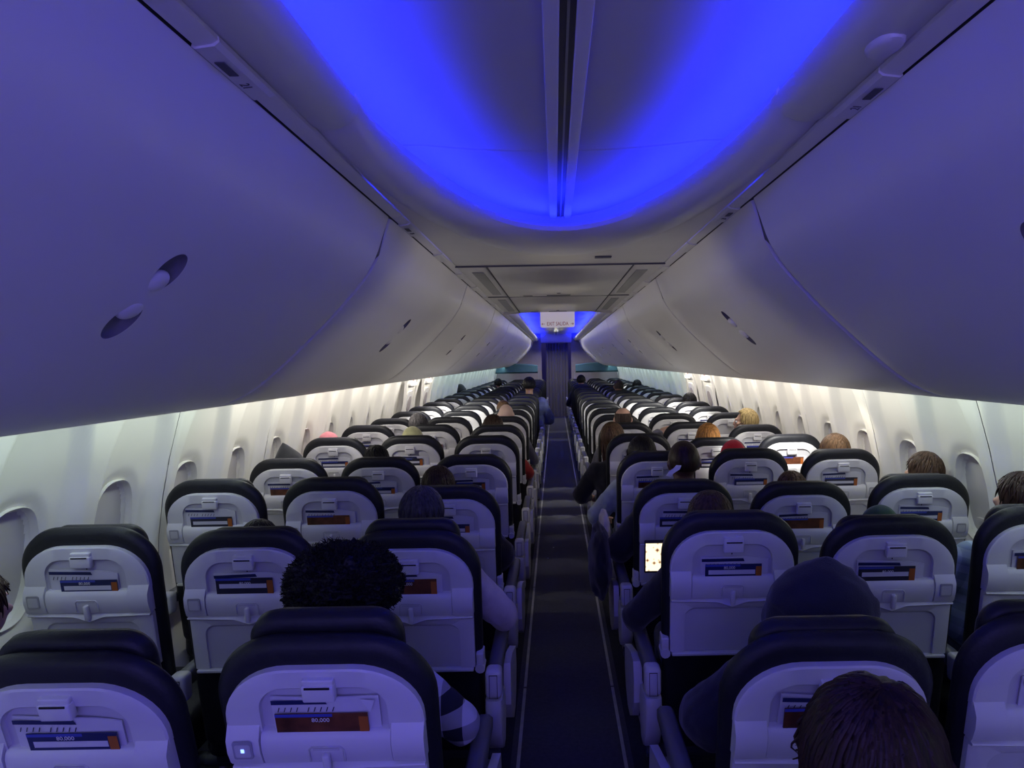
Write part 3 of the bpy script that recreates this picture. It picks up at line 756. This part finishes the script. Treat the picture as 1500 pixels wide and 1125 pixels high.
def hand_ch(wr,fw,s):
    fw=fw.normalized(); side=fw.cross(Vector((0,0,1))).normalized(); palm=wr+fw*.055; ch=[[(wr,.024),(wr+fw*.03,.028),(palm,.027)]]
    for i,(o,l) in enumerate(((-.030,.062),(-.010,.075),(.010,.070),(.029,.054))):
        a=palm+side*o+fw*.015; b=a+fw*l*.45+Vector((0,0,-.004)); c=b+fw*l*.35+Vector((0,0,-.022)); e=c+fw*l*.1+Vector((0,0,-.02)); ch.append([(a,.0105),(b,.0095),(c,.0085),(e,.007)])
    a=wr+fw*.02-side*s*.022; ch.append([(a,.012),(a-side*s*.025+fw*.022,.011),(a-side*s*.030+fw*.05,.009)])
    return ch
def body_mesh_p(yaw=0,tilt=0,roll=0,poses=('rest','rest')):
    ch=[[((0,.0,.08),.115),((0,-.02,.22),.105),((0,-.045,.38),.115),((0,-.055,.47),.09)],
        [((0,-.055,.50),.060),((0,-.045,.60),.053),((0,-.035,.68),.052)],
        [((-.155,-.055,.48),.055),((0,-.055,.50),.07),((.155,-.055,.48),.055)]]
    for s,po in zip((-1,1),poses):
        sh,el,wr=arm_pts(s,po); ch.append([(sh,.050),(sh.lerp(el,.5),.042),(el,.036),(el.lerp(wr,.4),.035),(wr,.024)]); ch+=hand_ch(wr,wr-el,s)
        hip=Vector((s*.09,.02,.07)); kn=Vector((s*.12,.42,.075)); an=Vector((s*.12,.36,-.34))
        ch.append([(hip,.085),(hip.lerp(kn,.5),.072),(kn,.052)]); ch.append([(kn,.050),(kn.lerp(an,.35),.048),(an,.034)]); ch.append([(an,.035),(an+Vector((0,.10,-.06)),.030),(an+Vector((0,.17,-.07)),.024)])
    rt=headrot(yaw,tilt,roll); hc=HEADC
    def ex(m):
        def e(c,r): m_ico(m,hc+rt@Vector(c),r,rt,3)
        e((0,-.012,.012),(.073,.090,.088)); e((0,.022,-.035),(.060,.066,.075)); e((0,.055,-.075),(.030,.030,.024)); e((0,.040,-.060),(.048,.045,.035))
        e((0,.094,-.018),(.011,.016,.022)); e((0,.103,-.030),(.015,.013,.010)); e((0,.080,.018),(.045,.018,.010))
        e((0,.088,-.056),(.022,.012,.006)); e((0,.086,-.066),(.020,.012,.006))
        for s in(-1,1): e((s*.074,-.012,-.015),(.008,.020,.030)); e((s*.045,.062,-.022),(.020,.020,.018)); e((s*.081,-.018,-.008),(.006,.016,.022))
    return skinned(ch,.0085,ex)
def shirt_mesh(poses,thick=0.0,short=False):
    t=thick; ch=[[((0,.0,.09),.135+t),((0,-.02,.22),.125+t),((0,-.045,.37),.130+t),((0,-.055,.46),.105+t)],[((-.155,-.055,.475),.070+t),((0,-.05,.50),.085+t*.5),((.155,-.055,.475),.070+t)]]
    for s,po in zip((-1,1),poses):
        sh,el,wr=arm_pts(s,po)
        if short: ch.append([(sh,.066+t),(sh.lerp(el,.6),.058+t)])
        else: ch.append([(sh,.066+t),(sh.lerp(el,.5),.058+t),(el,.053+t),(el.lerp(wr,.5),.046+t),(el.lerp(wr,.9),.036+t*.5)])
    ch.append([((0,-.052,.50),.075+t*.4),((0,-.05,.565),.068+t*.3)])
    def ex(m):
        m_ico(m,(0,-.02,.26),(.185+t,.125+t,.23),None,3); m_ico(m,(0,-.05,.42),(.20+t,.115+t,.13),None,3)
    me=skinned(ch,.011,ex)
    cs=[v.co.copy() for v in me.vertices]; ns=[v.vector.copy() for v in me.vertex_normals]; flat=[]
    for p,q in zip(cs,ns):      # folds
        n=noise.noise(Vector((p.x*14,p.y*14,p.z*9)))*.008+noise.noise(p*30)*.003; p=p+q*n; flat+=[p.x,p.y,p.z]
    me.vertices.foreach_set('co',flat); me.update()
    return me
def trouser_mesh():
    ch=[]
    for s in(-1,1):
        hip=Vector((s*.09,.02,.07)); kn=Vector((s*.12,.42,.080)); an=Vector((s*.12,.36,-.30))
        ch.append([(hip,.110),(hip.lerp(kn,.5),.090),(kn,.072)]); ch.append([(kn,.070),(kn.lerp(an,.4),.066),(an,.058)])
    ch.append([((-.08,.0,.08),.115),((.08,.0,.08),.115)])
    return skinned(ch,.012)
def shoe_mesh():
    ch=[]
    for s in(-1,1): a=Vector((s*.12,.36,-.38)); ch.append([(a+Vector((0,-.03,0)),.042),(a+Vector((0,.06,-.015)),.042),(a+Vector((0,.17,-.025)),.034)])
    return skinned(ch,.010)
def ell(th,ph,r): return Vector((r[0]*math.sin(th)*math.sin(ph),-r[1]*math.sin(th)*math.cos(ph),r[2]*math.cos(th)))
def hair_mesh(style,seed=0,yaw=0,tilt=0,roll=0):
    """hair local to the head centre; ph=0 back of the head, pi the face"""
    rg=random.Random(seed); m=MB(); rt=headrot(yaw,tilt,roll)
    if style=='afro':
        def base(R0,amp,sub):
            bm=bmesh.new(); bmesh.ops.create_icosphere(bm,subdivisions=sub,radius=1)
            for v in bm.verts:
                q=v.co.copy(); k=1+amp*noise.noise(q*4.5+Vector((seed,0,0)))+amp*.7*noise.noise(q*10)+amp*.8*noise.noise(q*22)
                r=Vector((.163,.145,.120)); v.co=Vector((q.x*r.x,q.y*r.y-.025,q.z*r.z+.025))*k
                if q.z<-.3 and q.y>.2: v.co.y=min(v.co.y,.03)
            m.add([rt@v.co for v in bm.verts],[[v.index for v in f.verts] for f in bm.faces]); bm.free()
        base(1,.10,6)
        for i in range(1500):   # curls standing off the surface
            th=math.acos(1-1.45*rg.random()); ph=rg.uniform(-2.3,2.3); p=ell(th,ph,(.163,.145,.122))+Vector((0,-.025,.025)); n=p.normalized(); t=n.orthogonal().normalized(); b=n.cross(t); a0=rg.uniform(0,6.3); rr=rg.uniform(.004,.009); P=[]
            for k in range(7): a=a0+k*1.1; P.append(rt@(p*(.93)+n*(k*.0045*rg.uniform(.6,1.2))+(t*math.cos(a)+b*math.sin(a))*rr))
            m.tube(P,[.0016]*6+[.0006],3,cap=False)
        return m.mesh('hair',True,180)
    len_={'short':1.0,'buzz':1.0,'long':1.0,'mid':1.0,'bald':1.0}[style]
    rx,ry,rz={'short':(.088,.103,.106),'buzz':(.078,.096,.097),'long':(.092,.106,.108),'mid':(.094,.108,.110),'bald':(.0765,.0935,.0925)}[style]
    off=Vector((0,-.010,.010)); vs=[];fs=[]; NT,NP=26,64
    def low(ph):   # lowest polar angle of the hair
        a=abs(ph); back=2.15 if style in('short','buzz','bald') else 2.45
        if a<1.3: return back
        t=(a-1.3)/(PI-1.3); return back+(.82-back)*sm(0,.55,t)
    for j in range(NP):
        ph=-PI+2*PI*j/NP
        for i in range(NT+1):
            th=low(ph)*i/NT
            q=ell(th,ph,(rx,ry,rz)); k=1
            if style!='buzz' and style!='bald': k+=.030*noise.noise(Vector((math.sin(ph)*5+seed,math.cos(ph)*5,th*1.2)))+.016*math.sin(ph*23+3*noise.noise(Vector((ph*2,th,seed))))*math.sin(th)
            if i>NT-3: k*=1-.05*(i-NT+3)/3
            vs.append(rt@(q*k+off))
    n1=NT+1
    lo=0 if style!='bald' else 13
    for j in range(NP):
        for i in range(lo,NT): a=j*n1+i; b=((j+1)%NP)*n1+i; fs.append((a,b,b+1,a+1))
    m.add(vs,fs)
    if style in('short','long','mid'):
        nl={'short':260,'mid':300,'long':340}[style]
        crown=.35
        for k in range(nl):
            ph=rg.uniform(-2.5,2.5); t0=rg.uniform(.0,1.2 if style=='short' else .5); t1=min(low(ph),t0+rg.uniform(.5,.9)) if style=='short' else low(ph)*rg.uniform(.85,1.0)
            P=[]; n=7; lift=rg.uniform(.0,.055) if style=='short' else rg.uniform(0,.02); dph=rg.uniform(-.25,.25)
            for i in range(n):
                t=i/(n-1); th=t0+(t1-t0)*t; q=ell(th,ph+dph*t,(rx,ry,rz)); P.append(q*(1.0+lift*t*t+.008)+off)
            if style in('long','mid') and abs(ph)<1.9:
                ln={'long':rg.uniform(.13,.26),'mid':rg.uniform(.02,.07)}[style]; e=P[-1]
                for i in range(1,6): P.append(e+Vector((e.x*.10*i/5+.008*math.sin(i+k),-.01*math.sin(i*.8)+(.0 if abs(ph)<1 else .008*i/5),-ln*i/5)))
            P=[rt@p for p in P]; w=rg.uniform(.0035,.007); N=len(P)
            m.tube(P,[w*(1-(.85*(i/(N-1))**2)) for i in range(N)],4)
    return m.mesh('hair',True,180)
def hat_mesh(kind,seed=0,yaw=0,tilt=0,roll=0):
    m=MB(); rt=headrot(yaw,tilt,roll); vs=[];fs=[]; NT,NP=26,56
    if kind=='beanie': r=(.094,.110,.125); low=lambda a:1.75
    elif kind=='hood': r=(.185,.150,.115); low=lambda a:2.5 if a<1.8 else 2.5-(a-1.8)*1.0
    elif kind=='peak': r=(.112,.120,.130); low=lambda a:2.5 if a<1.8 else 2.5-(a-1.8)*1.0
    for j in range(NP):
        ph=-PI+2*PI*j/NP
        for i in range(NT+1):
            th=low(abs(ph))*i/NT; q=ell(th,ph,r); k=1+.02*noise.noise(q*25+Vector((seed,0,0)))
            if kind=='peak': q.z+=.055*max(0,1-th/.75)**1.3; q.x+=-.01*max(0,1-th)
            if kind=='hood':
                q.z+=.050*max(0,1-th/1.15)**1.2; q+=Vector((1,.5,.6))*.012*noise.noise(Vector((q.x*16,q.y*16,q.z*30))); 
                if th>1.7: k*=1+.55*(th-1.7)
            if kind=='beanie' and i>=NT-5: k*=1.05
            vs.append(rt@(q*k+Vector((0,-.012,.005))))
    n1=NT+1
    for j in range(NP):
        for i in range(NT): a=j*n1+i; b=((j+1)%NP)*n1+i; fs.append((a,b,b+1,a+1))
    m.add(vs,fs); return m.mesh(kind,True,180)
def add_solid(o,t): md=o.modifiers.new('t','SOLIDIFY'); md.thickness=t; md.offset=-1
CACHE={}
def cached(key,fn):
    if key not in CACHE: CACHE[key]=fn()
    return CACHE[key]
def place_mat(o,m):
    o.data.materials.append(None) if not o.data.materials else None
    o.material_slots[0].link='OBJECT'; o.material_slots[0].material=m
def person(n,c,px,py,label,hair=None,hcol='black',skin='light',top='black',hat=None,hatcol=None,poses=('rest','rest'),yaw=0,tilt=0,roll=0,thick=.0,short=False,dy=.0,legs='jeans',hatpad=0,htop=None):
    """px,py : pixel of the top of the head"""
    y=seatinfo[(n,c)][3]+.36+dy; hy=y+HEADC.y
    if c in 'AF': poses=tuple('lap' if q!='over' else q for q in poses)
    p=pix(px,py,hy); base=.455
    htop=htop if htop else {None:.855,'afro':.895,'short':.872,'mid':.876,'long':.874,'buzz':.862,'bald':.856}[hair]
    if hat: htop={'beanie':.870,'hood':.905,'peak':.915}[hat]
    s=max(.74,min(1.12,(p.z-base)/htop))
    cx=COLX[c]; lim=.03 if c in 'AF' else .07; bx=max(cx-lim,min(cx+lim,p.x)); 
    if c=='F': bx=min(bx,1.48)
    if c=='A': bx=max(bx,-1.48)
    ln=math.asin(max(-.28,min(.28,(p.x-bx)/(s*.80))))
    r=empty('person',(bx,y,base)); r.scale=(s,s,s); r.rotation_euler=(0,ln,0)
    tag(r,label,'person')
    bk=('body',yaw,tilt,roll,poses); b=link('body',cached(bk,lambda:body_mesh_p(yaw,tilt,roll,poses)),None,r); place_mat(b,SK[skin])
    t=link('top',cached(('top',poses,thick,short),lambda:shirt_mesh(poses,thick,short)),None,r); place_mat(t,CL[top])
    t=link('trousers',cached('tr',trouser_mesh),None,r); place_mat(t,CL[legs])
    t=link('shoes',cached('sh',shoe_mesh),None,r); place_mat(t,CL['shoe'])
    if hair:
        sd=int(px)%3 if hair!='afro' else 1
        h=link('hair',cached(('hair',hair,sd,yaw,tilt,roll),lambda:hair_mesh(hair,sd,yaw,tilt,roll)),None,r,HEADC); place_mat(h,HM[hcol])
    if hat:
        h=link('hood' if hat!='beanie' else 'cap',cached(('hat',hat,yaw,tilt),lambda:hat_mesh(hat,0,yaw,tilt,roll)),None,r,HEADC); place_mat(h,CL[hatcol])
    if abs(yaw)>30:
        rt=headrot(yaw,tilt,roll)
        for q in(-1,1):
            m=MB(); m_ico(m,(0,0,0),(.011,.011,.011),None,2); e=m.build('eye',M['eye'],r,True); e.location=HEADC+rt@Vector((q*.030,.081,-.004))
        m=MB(); m_ico(m,(0,0,0),(.022,.006,.006),rt,2); e=m.build('lips',M['lip'],r,True); e.location=HEADC+rt@Vector((0,.097,-.060))
    return r
RR=('rest','rest')
# left block
person(1,'C',505,797,'person with large dark curly hair and black-and-white plaid shirt, nearest on the left','afro','black','mid','plaid',poses=('rest','wide'),thick=.01)
person(2,'C',617,712,'person with short greying brown hair and white long-sleeved top, left aisle seat','short','grey','light','white',poses=('rest','wide'),thick=.012)
person(3,'C',641,682,'person with dark rounded hair and loose black jacket, left aisle seat, leaning left','mid','dkbrown','mid','black',poses=('rest','wide'),thick=.045,dy=.03)
person(1,'A',-40,838,'person with short dark hair cut off by the left edge of the photo','short','dkbrown','light','grey',dy=.0)
person(2,'B',378,767,'person mostly hidden behind the left middle seat, white sleeve showing at its side','short','black','light','white',poses=('wide','rest'))
person(4,'B',551,652,'person with black hair just above the left middle seat, fourth row','short','black','mid','black')
person(4,'A',422,650,'person in a pointed black hood by the left wall','mid','black','mid','black',hat='peak',hatcol='black')
person(5,'A',481,631,'person with pink headwear just above the left window seat','short','brown','light','grey',hat='beanie',hatcol='pink')
person(5,'B',604,627,'person with pale yellow cap just above the left middle seat','short','brown','light','grey',hat='beanie',hatcol='yellow')
person(6,'B',612,603,'person with grey-green hair leaning between two left seats, sixth row','short','grey','light','teal',dy=.2)
person(6,'C',722,607,'person with dark brown hair and red sleeve, left aisle seat','mid','dkbrown','mid','red',poses=('rest','wide'),thick=.01)
person(7,'C',741,592,'person with bald pale head, left aisle seat',None,'black','pale','grey')
person(12,'C',775,552,'person with dark hair in a blue padded jacket, sitting tall far up the left aisle','short','black','mid','bluejacket',poses=('rest','rest'),thick=.025)
person(14,'A',673,561,'person in black rounded hat far up by the left wall','short','black','mid','black',hat='beanie',hatcol='black')
person(9,'C',737,586,'person with brown hair glimpsed behind the bald head','short','brown','light','navy')
person(18,'A',730,553,'person with black hair far off by the left wall','short','black','mid','navy')
# right block
person(0,'D',1272,984,'person with dark reddish brown hair and tilted head, closest at the lower right','mid','dkbrown','mid','black',yaw=-25,tilt=8,roll=12,dy=.05)
person(1,'D',1205,852,'person in a dark navy hooded top, right aisle seat nearest the camera','mid','black','dark','navy',hat='hood',hatcol='navy',poses=('wide','rest'),thick=.06)
person(1,'F',1478,842,'person with auburn hair and pale skin, cut off by the right edge, nearest row','short','dkbrown','light','black',yaw=35)
person(2,'D',1040,719,'person with brown hair behind the right aisle seat, dark sleeves','mid','brown','light','black',poses=('wide','rest'),thick=.01)
person(2,'E',1290,745,'person in a dark green cap just above the right middle seat','short','black','light','plaid2',hat='beanie',hatcol='green')
person(2,'F',1497,686,'person with dark hair and visible ear at the right edge of the photo','short','dkbrown','light','plaid2',poses=('wide','rest'))
R5=person(3,'D',1001,645,'person with close-cropped dark hair and black top, a white tag at the neck','buzz','dkbrown','dark','black',poses=('wide','rest'),thick=.02)
person(3,'E',1160,690,'person with light brown hair barely above the right middle seat','short','ltbrown','light','grey')
person(3,'F',1358,653,'person with tousled brown hair leaning toward the right wall','short','brown','light','plaid2')
person(4,'D',940,638,'person with glossy black hair and pale blue top, right aisle seat','mid','black','light','pale',poses=('wide','rest'),thick=.015)
person(4,'E',1074,647,'person in a bright red cap, right middle seat','short','brown','light','red',hat='beanie',hatcol='redhat')
person(4,'F',1224,633,'person with straight light brown hair and pale headband by the right wall','mid','ltbrown','light','grey')
person(5,'D',896,617,'person with long light brown hair over black clothes, right aisle seat','long','ltbrown','light','black',poses=('wide','rest'),thick=.015)
person(5,'E',1037,620,'person with strawberry blond hair, right middle seat','mid','orange','light','grey')
person(6,'D',912,597,'person with a balding reddish head, bare arm stretched out to the right','bald','stubble','light','grey',poses=('rest','over'),short=True)
person(6,'F',1092,598,'person with straight blond hair turned to show the face, right window seat','mid','blond','light','grey',yaw=75)
person(9,'F',1010,575,'person with black hair leaning on the right wall','short','black','mid','black')
person(13,'E',906,556,'person with close-cropped hair far up the right block','buzz','stubble','mid','navy')
person(17,'D',851,549,'person with black hair far off in the right aisle column','short','black','mid','navy')
person(15,'F',933,556,'person with dark hair far off in the right window column','short','black','mid','black')
# white tag at the neck
p=pix(988,690,seatinfo[(3,'D')][3]+.10); m=MB(); vs=[(-.040,0,-.022),(-.018,0,-.030),(-.004,-.004,-.010),(.026,-.002,.008),(.034,0,.026),(.010,0,.028),(-.006,-.003,.012),(-.022,0,.002)]
m.loft([[Vector(v)*.9 for v in vs],[Vector(v)*.9+Vector((0,.004,0)) for v in vs]]); tag(m.build('paper_tag',M['white'],None,False,p),'crumpled white tag at the collar of the person with cropped hair','tag')
# phone with bright screen clipped to a seat back
sy=seatinfo[(3,'D')][3]; p=pix(960,815,sy-.10); ph=empty('phone',tuple(p)); tag(ph,'phone with a bright warm screen against the right aisle seat back','phone')
m=MB(); m.box(-.045,.045,-.005,.005,-.07,.07,bev=.004); m.build('case',M['slot'],ph,True)
m=MB(); m.box(-.040,.040,-.0065,-.0052,-.060,.058); m.build('screen',M['screen'],ph)
ph.rotation_euler=(R(8),0,0)
# jacket draped over the aisle armrest (right)
m=MB(); rg=random.Random(3)
def bag(c,r,seed,name,mm,label,cat):
    bm=bmesh.new(); bmesh.ops.create_icosphere(bm,subdivisions=4,radius=1)
    for v in bm.verts:
        k=1+.16*noise.noise(v.co*2.2+Vector((seed,0,0)))+.06*noise.noise(v.co*6); v.co=Vector((v.co.x*r[0],v.co.y*r[1],v.co.z*r[2]))*k
    me=bpy.data.meshes.new(name); bm.to_mesh(me); bm.free(); me.polygons.foreach_set('use_smooth',[True]*len(me.polygons))
    return tag(link(name,me,mm,None,c),label,cat)
p=pix(878,822,3.35); bag(tuple(p),(.055,.17,.17),2,'draped_jacket',CL['black'],'black jacket hanging over the aisle armrest of the right block','jacket')
p=pix(885,772,3.75); bag(tuple(p),(.03,.13,.09),5,'scarf',CL['white'],'crumpled pale patterned scarf on the aisle armrest, right block','scarf')
# shoe in the aisle far right
# ------------------------------------------------------------------ lights
def area(name,loc,sx,sy,power,col,nrm,along=Vector((0,1,0))):
    l=bpy.data.lights.new(name,'AREA'); l.shape='RECTANGLE'; l.size=sx; l.size_y=sy; l.energy=power; l.color=col
    o=bpy.data.objects.new(name,l); C.objects.link(o)
    z=-Vector(nrm).normalized(); yv=Vector(along).normalized(); xv=yv.cross(z).normalized(); yv=z.cross(xv)
    o.matrix_world=Matrix.Translation(loc)@Matrix((xv,yv,z)).transposed().to_4x4(); return o
BLUE=(.010,.018,1.0)
PB=1.9
# cove, near dome
for sx in(-1,1):
    for k in range(4):
        y0=Y0+k*(YC-Y0)/4; ln=(YC-Y0)/4
        area('cove_light',(sx*.575,y0+ln/2,2.245),.02,ln*.98,PB*ln,BLUE,(-sx*.45,0,.9))
NS=14
for i in range(NS):
    a=PI*(i+.5)/NS; c,s_=math.cos(a),math.sin(a); P=Vector((.57*c,YC+1.84*s_,2.245))
    tg=Vector((-.57*s_,1.84*c,0)); ln=tg.length*PI/NS; tg.normalize(); n=Vector((-c/.57,-s_/1.84,0)).normalized(); n.z=1.9
    area('cove_light',P,.02,ln*.95,PB*ln,BLUE,n,tg)
for sx in(-1,1):
    for k in range(5):
        ln=12/5; area('cove_light',(sx*.575,8.25+ln*(k+.5),2.245),.02,ln*.98,PB*ln*1.5,BLUE,(-sx*.45,0,.9))
# sidewall wash lights hidden above the bin edge
def washcol(y):
    t=sm(2.2,4.6,y); u=sm(9.0,10.2,y)
    a=[(.80,1.0,.86)[i]*(1-t)+(1.0,.93,.80)[i]*t for i in range(3)]
    return tuple(a[i]*(1-u)+(.62,.86,.84)[i]*u for i in range(3)),(.75*(1-t)+1.55*t)*(1-u)+.8*u
for sx in(-1,1):
    y=-.6
    while y<20:
        c_,p_=washcol(y+.5); area('wash_light',(sx*1.44,y+.5,1.490),.03,.96,p_,c_,(sx*.8,0,-1)); y+=1.0
# reading lights, plus fill spots added across the aisle
def spot(x,y,z,tx,ty,tz,e,col=(1,.95,.85),ang=60):
    l=bpy.data.lights.new('reading_and_fill_spot','SPOT'); l.energy=e; l.spot_size=R(ang); l.spot_blend=.6; l.shadow_soft_size=.02; l.color=col
    o=bpy.data.objects.new('reading_and_fill_spot',l); C.objects.link(o); o.location=(x,y,z); o.rotation_euler=(Vector((tx,ty,tz))-Vector((x,y,z))).to_track_quat('-Z','Y').to_euler()
for x in(-1.38,1.38):
    for n,e in((8,26),(9,26),(10,22)):
        spot(x,rowy(n)-.55,1.46,x*.75,rowy(n)+.1,.95,e,(1,.97,.9),75)
spot(1.38,rowy(5)-.55,1.46,1.35,rowy(5),.95,26,(1,.98,.92),60)
spot(1.38,rowy(5)-.8,1.46,1.75,rowy(5)-.5,1.1,3,(1,.9,.7),50)
for x in(-1.38,1.38):
    for n in(5,6,7): spot(x,rowy(n)-.5,1.46,x*.6,rowy(n)+.1,.9,4,(1,.94,.84),85)
for x in(-1.38,1.38):
    for n in(17,19): spot(x,rowy(n)-.5,1.46,x*.75,rowy(n)+.1,.9,10,(1,.97,.9),85)
for sx in(-1,1):
    for k in range(9): spot(sx*1.30,3.7+1.75*k,1.42,-sx*.95,3.9+1.75*k,1.75,9,(1,.93,.80),60)  # added fill, no real lamps: brightens the bins on the opposite side
area('far_light',(0,19.2,2.15),.5,.5,9,(1,.95,.8),(0,-.2,-1))
# unseen fill light added behind the camera to lift the near bins
area('rear_fill_light',(0,-1.1,1.9),1.2,.7,4,(.30,.25,1.0),(0,1,-.15),Vector((1,0,0)))
w=bpy.data.worlds.new('w'); S.world=w; w.use_nodes=True; w.node_tree.nodes['Background'].inputs[0].default_value=(.22,.18,1,1); w.node_tree.nodes['Background'].inputs[1].default_value=.64
S.view_settings.view_transform='Standard'; S.view_settings.look='None'; S.view_settings.gamma=1; S.view_settings.use_curve_mapping=False
S.view_settings.exposure=1.0

bpy.data.scenes.remove(TS)
